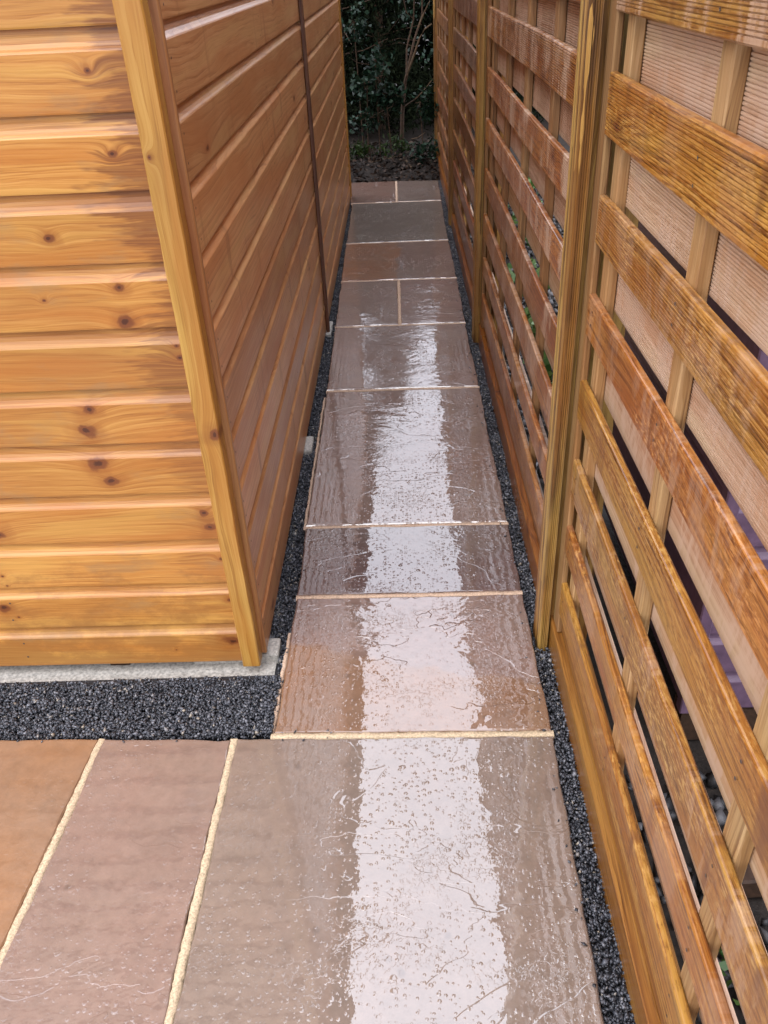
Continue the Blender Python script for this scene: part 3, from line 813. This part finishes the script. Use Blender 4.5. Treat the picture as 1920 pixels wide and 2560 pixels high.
# ------------------------------------------------------------------ beyond the fence: a purple shed, stones and plants
M_PURPLE = simple('purple_paint', (0.15, 0.092, 0.14), 0.35, 30.0, 0.25, 0.001)
ps = empty('purple_shed', (.675, 1.46, 0), 'purple painted shiplap shed showing through the slats of the nearest fence panel', 'shed')
PP = [(a, b * .1255 / .1396) for a, b in PROF]
pf = MB().extrude(PP, lambda p, q, t: (t, -p, q), .02, 1.6).mesh('board', M_PURPLE)
pe = MB().extrude(PP, lambda p, q, t: (-p, t, q), .02, 1.1).mesh('board', M_PURPLE)
for i in range(14):
    obj('board', pf, ps, (0, 0, -.006 + i * .1255)); obj('board', pe, ps, (0, 0, -.006 + i * .1255))
obj('corner_batten', MB().bbox((-.012, -.012, -.01), (.02, .02, 1.75), .003).mesh('corner_batten', M_PURPLE), ps)
obj('back_wall', MB().box((.03, 1.1, -.01), (1.6, 1.12, 1.75)).mesh('back_wall', M_PURPLE), ps)
obj('end_wall', MB().box((1.6, .0, -.01), (1.62, 1.12, 1.75)).mesh('end_wall', M_PURPLE), ps)
obj('roof_panel', MB().extrude([(-.13, 1.74), (-.13, 1.775), (1.7, 2.0), (1.7, 1.96)], lambda p, q, t: (p, t, q), -.10, 1.2).mesh('roof_panel', M_FELT), ps)  # unseen roof; its eave overhang is added to shade the gap by the fence
obj('bearer', MB().box((.0, .0, -.12), (1.6, .06, -.012)).mesh('bearer', M_DARKWOOD), ps)
stones('pebbles', [(.45, -.5, 1.7, 1.35), (.45, 2.7, 2.4, 8.0)], 9000, (-.125, -.10), 0.020, M_PEBBLE, 'grey pebbles and slate on the ground behind the fence')
tm = MB().bbox((0, 0, -.12), (.9, .07, -.055), .006).mesh('timber_edging', M_DARKWOOD)
for (x, y, rz, lab) in ((.62, 1.02, .04, 'dark mossy timber edging behind the nearest panel, below the purple shed'), (.60, .55, -.05, 'dark timber edging behind the nearest panel, closest to the camera')):
    tag(obj('timber_edging', tm, None, (x, y, 0), (0, 0, rz)), lab, 'timber', 'dark timbers behind the fence')


def leaf_cards(P, L, W, dirs, fold=0.25):
    """bent quads: returns verts, faces (4)"""
    n = len(P)
    d = dirs / np.linalg.norm(dirs, axis=1, keepdims=True)
    r = RNG.normal(size=(n, 3)); s = np.cross(d, r); s /= np.linalg.norm(s, axis=1, keepdims=True)
    nrm = np.cross(d, s)
    L = L[:, None]; W = W[:, None]
    V = np.stack([P, P + d * L * .5 + s * W * .5 + nrm * W * fold, P + d * L, P + d * L * .5 - s * W * .5 + nrm * W * fold], 1)
    F = np.arange(n * 4).reshape(n, 4)
    return V.reshape(-1, 3), F


def foliage(name, P, L, W, mat, parent=None, droop=None, label=None, kind=None, spread=None):
    n = len(P)
    D = RNG.normal(size=(n, 3))
    if droop is not None: D = D * spread + np.array(droop)
    V, F = leaf_cards(P, L * (.6 + .8 * RNG.random(n)), W * (.6 + .8 * RNG.random(n)), D)
    me = np_mesh(name, V * U, F, mat, RNG.random(n))
    o = obj(name, me, parent)
    return tag(o, label, None, None, kind)


def clumped(n, nclump, cfun, sig):
    C = cfun(nclump); k = RNG.integers(0, nclump, n)
    return C[k] + RNG.normal(size=(n, 3)) * sig * (.5 + RNG.random((n, 1)))


# leafy plants on the ground behind the fence
def garden_plant(x, y, s, lab, mat=M_GREEN):
    p = empty('leafy_plant', (x, y, -.12), lab, 'plant', 'plants behind the fence')
    mb = MB()
    for i in range(5):
        a = random.uniform(0, 6.28); mb.tube([(0, 0, 0), (.03 * s * math.cos(a), .03 * s * math.sin(a), .09 * s), (.09 * s * math.cos(a), .09 * s * math.sin(a), .16 * s)], .004)
    obj('stem', mb.mesh('stem', M_GREEN), p)
    n = 60
    P = np.clip(RNG.normal(size=(n, 3)), -1.5, 1.5) * np.array([.05, .075, .045]) * s + np.array([0, 0, .13 * s])
    foliage('leaf', P, np.full(n, .055 * s), np.full(n, .03 * s), mat, p, kind='stuff', droop=(0, 0, .2), spread=.6)
for i, (x, y, s, lab) in enumerate(((.70, 3.75, 1.4, 'bright green plant seen low through the near half of the second panel'), (.72, 4.5, 1.4, 'bright green plant seen low through the middle of the second panel'),
                        (.68, 3.2, 1.2, 'low green plant behind the first post in view'), (.80, 5.6, 1.5, 'pale green plant behind the third panel'),
                        (.62, .85, .5, 'small green weed behind the nearest panel by the gravel'), (.95, 6.6, 1.5, 'green plant behind the farthest panel'))):
    garden_plant(x, y, s, lab)

# ------------------------------------------------------------------ end of the path: soil bank, litter, trees
mb = MB(); nx, ny = 50, 36
for j in range(ny):
    for i in range(nx):
        x = -2.2 + 4.4 * i / (nx - 1); y = 7.36 + 3.2 * j / (ny - 1)
        rise = min(1, max(0, (y - 7.42) / .5))
        mb.v.append((x, y, -.05 + .075 * rise + .05 * max(0, y - 8) + random.uniform(-.018, .018) * (0.4 + rise)))
for j in range(ny - 1):
    for i in range(nx - 1):
        q = j * nx + i; mb.f.append([q, q + 1, q + nx + 1, q + nx])
tag(obj('soil_bank', mb.mesh('soil_bank', M_SOIL, smooth=True)), 'dark soil bank under the trees at the path end', None, None, 'structure')
n = 2600
P = np.stack([-1.0 + 2.0 * RNG.random(n), 7.40 + 1.3 * RNG.random(n) ** 1.4, np.zeros(n)], 1)
P[:, 2] = -.02 + .075 * np.clip((P[:, 1] - 7.42) / .5, 0, 1) + .05 * np.clip(P[:, 1] - 8, 0, 9) + .012 * RNG.random(n)
V, F = leaf_cards(P, .03 + .03 * RNG.random(n), .012 + .02 * RNG.random(n), RNG.normal(size=(n, 3)) * np.array([1, 1, .25]))
tag(obj('leaf_litter', np_mesh('leaf_litter', V * U, F, M_LITTER, RNG.random(n) ** 2)), 'brown fallen leaves and bark on the soil at the path end', 'litter', None, 'stuff')
for pts, r, lab in (([(.085, 8.10, .045), (.14, 7.75, .03)], .010, 'pale broken stick lying on the soil at the path end'),
                    ([(-.22, 8.0, .04), (.06, 8.12, .06)], .006, 'thin brown stick lying under the trees')):
    tag(obj('fallen_stick', MB().tube(pts, [r, r * .8]).mesh('fallen_stick', M_PALE)), lab, 'stick')


def conifer(x, y, h, rx, ry, n, lab, mat=M_CONIFER, grp='dark conifers at the path end'):
    t = empty('conifer', (x, y, 0), lab, 'tree', grp)
    obj('trunk', MB().tube([(0, 0, -.05), (.01, 0, h * .5), (0, 0, h * .95)], [.05, .035, .008], 8).mesh('trunk', M_BARK), t)
    def cf(k):
        u = RNG.random(k) ** 1.1; a = RNG.random(k) * 6.283; rr = np.sqrt(RNG.random(k)) * (1 - u ** 1.8) + .05
        return np.stack([rx * rr * np.cos(a), ry * rr * np.sin(a), .12 + u * (h - .12)], 1)
    P = clumped(n, max(60, n // 45), cf, np.array([.07, .07, .06]))
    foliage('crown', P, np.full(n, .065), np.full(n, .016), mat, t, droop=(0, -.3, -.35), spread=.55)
    # bare twigs showing between the sprays
    mbt = MB()
    for i in range(26):
        a = random.uniform(3.4, 6.0); z = random.uniform(.15, h * .7); L = rx * random.uniform(.5, 1.0)
        p0 = (0, 0, z); p1 = (L * .5 * math.cos(a), L * .5 * math.sin(a), z + .05); p2 = (L * math.cos(a), L * math.sin(a), z + random.uniform(-.05, .22))
        mbt.tube([p0, p1, p2], [.008, .005, .002], 5)
    tag(obj('branch', mbt.mesh('branch', M_BARK), t), kind='stuff')
conifer(-.50, 9.15, 3.7, .75, .55, 15000, 'tall dark conifer at the path end behind the shed corner')
conifer(-.12, 9.35, 3.1, .60, .5, 14000, 'slimmer dark conifer in the middle of the path end')
conifer(1.1, 9.20, 3.0, .60, .55, 12000, 'dark conifer at the path end behind the last fence post')
# a mass of hedge behind them
n = 42000
P = np.stack([-3.2 + 6.4 * RNG.random(n), 9.9 + .9 * RNG.random(n), 2.1 * RNG.random(n)], 1)
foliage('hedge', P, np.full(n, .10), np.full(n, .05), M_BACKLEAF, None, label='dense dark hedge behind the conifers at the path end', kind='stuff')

# slim bare tree with forking branches
yt = empty('young_tree', (.07, 8.45, 0), 'slim brown tree with thin forking branches at the path end', 'tree')
def br(pts, r0, r1, name='branch', mat=M_BARK):
    k = len(pts); rr = [r0 + (r1 - r0) * i / (k - 1) for i in range(k)]
    obj(name, MB().tube([(x - .07, y - 8.45, z) for x, y, z in pts], rr, 7).mesh(name, mat), yt)
br([(.064, 8.45, .0), (.066, 8.43, .10), (.082, 8.40, .38), (.108, 8.36, .61), (.127, 8.33, .69)], .022, .015, 'trunk')
br([(.127, 8.33, .69), (.20, 8.28, .86), (.245, 8.22, .98), (.29, 8.18, 1.05), (.345, 8.1, 1.09)], .011, .005, mat=M_PALE)
br([(.127, 8.33, .69), (.17, 8.3, .85), (.20, 8.3, .96), (.24, 8.3, 1.06), (.272, 8.3, 1.14), (.28, 8.3, 1.4)], .012, .006)
br([(.24, 8.3, 1.06), (.29, 8.25, 1.17), (.335, 8.2, 1.25)], .008, .004, mat=M_PALE)
br([(.127, 8.33, .69), (.135, 8.33, .9), (.20, 8.33, 1.12), (.215, 8.3, 1.35)], .009, .005)
br([(.20, 8.33, 1.12), (.14, 8.3, 1.17), (.118, 8.28, 1.27), (.11, 8.28, 1.45)], .006, .003)
br([(.197, 8.2, .51), (.27, 8.15, .58), (.354, 8.1, .68)], .006, .003, mat=M_PALE)
br([(.09, 8.4, .42), (.197, 8.2, .51)], .007, .006)
br([(.155, 8.2, .185), (.21, 8.15, .20), (.275, 8.1, .25)], .005, .003, mat=M_PALE)
n = 500
foliage('crown', clumped(n, 14, lambda k: np.stack([-.1 + .5 * RNG.random(k), -.25 + .3 * RNG.random(k), .75 + 1.2 * RNG.random(k)], 1), .07), np.full(n, .05), np.full(n, .028), M_IVY, yt)

def bush(name, x, y, z, rx, rz, n, L, W, mat, lab, cat, grp):
    b = empty(name, (x, y, z), lab, cat, grp)
    mb = MB()
    for i in range(4):
        a = random.uniform(0, 6.28); mb.tube([(0, .05, -max(z, .1) - .02 if i == 0 else 0), (rx * .3 * math.cos(a), 0, rz * .3), (rx * .7 * math.cos(a), -.02, rz * .7 * math.sin(a))], [.006, .004, .002], 5)
    obj('stem', mb.mesh('stem', M_BARK), b)
    P = clumped(n, 9, lambda k: RNG.normal(size=(k, 3)) * np.array([rx, .05, rz]) * .6, .035)
    foliage('leaf', P, np.full(n, L), np.full(n, W), mat, b, kind='stuff', droop=(0, -.5, .1), spread=.6)
G1 = 'ivy tufts in the hedge at the path end'
bush('ivy', -.13, 8.1, .83, .09, .07, 130, .05, .035, M_IVY, 'ivy tuft high on the left of the path end, blue green', 'ivy', G1)
bush('ivy', -.02, 8.15, .55, .15, .07, 260, .05, .035, M_IVY, 'broad ivy tuft left of the slim trunk', 'ivy', G1)
bush('ivy', -.25, 8.15, .67, .10, .08, 150, .05, .035, M_IVY, 'dark ivy tuft against the shed corner', 'ivy', G1)
bush('ivy', .27, 8.15, .46, .12, .11, 220, .045, .032, M_IVY, 'shiny ivy tuft right of the slim trunk by the fence', 'ivy', G1)
bush('ivy', -.22, 8.1, .38, .10, .05, 110, .045, .03, M_IVY, 'low small ivy tuft on the left of the path end', 'ivy', G1)
bush('ivy', -.28, 8.15, 1.10, .10, .10, 160, .045, .03, M_IVY, 'topmost ivy tuft on the left with pale leaves', 'ivy', G1)
G2 = 'ferns on the soil bank'
bush('fern', -.27, 8.2, .10, .12, .05, 260, .06, .016, M_FERN, 'yellow green fern at the left foot of the path end', 'fern', G2)
bush('fern', .02, 8.35, .12, .08, .06, 160, .055, .018, M_FERN, 'small green fern beside the slim trunk', 'fern', G2)
bush('fern', .27, 8.0, .10, .12, .05, 220, .055, .018, M_IVY, 'dark green fern at the foot of the last fence post', 'fern', G2)
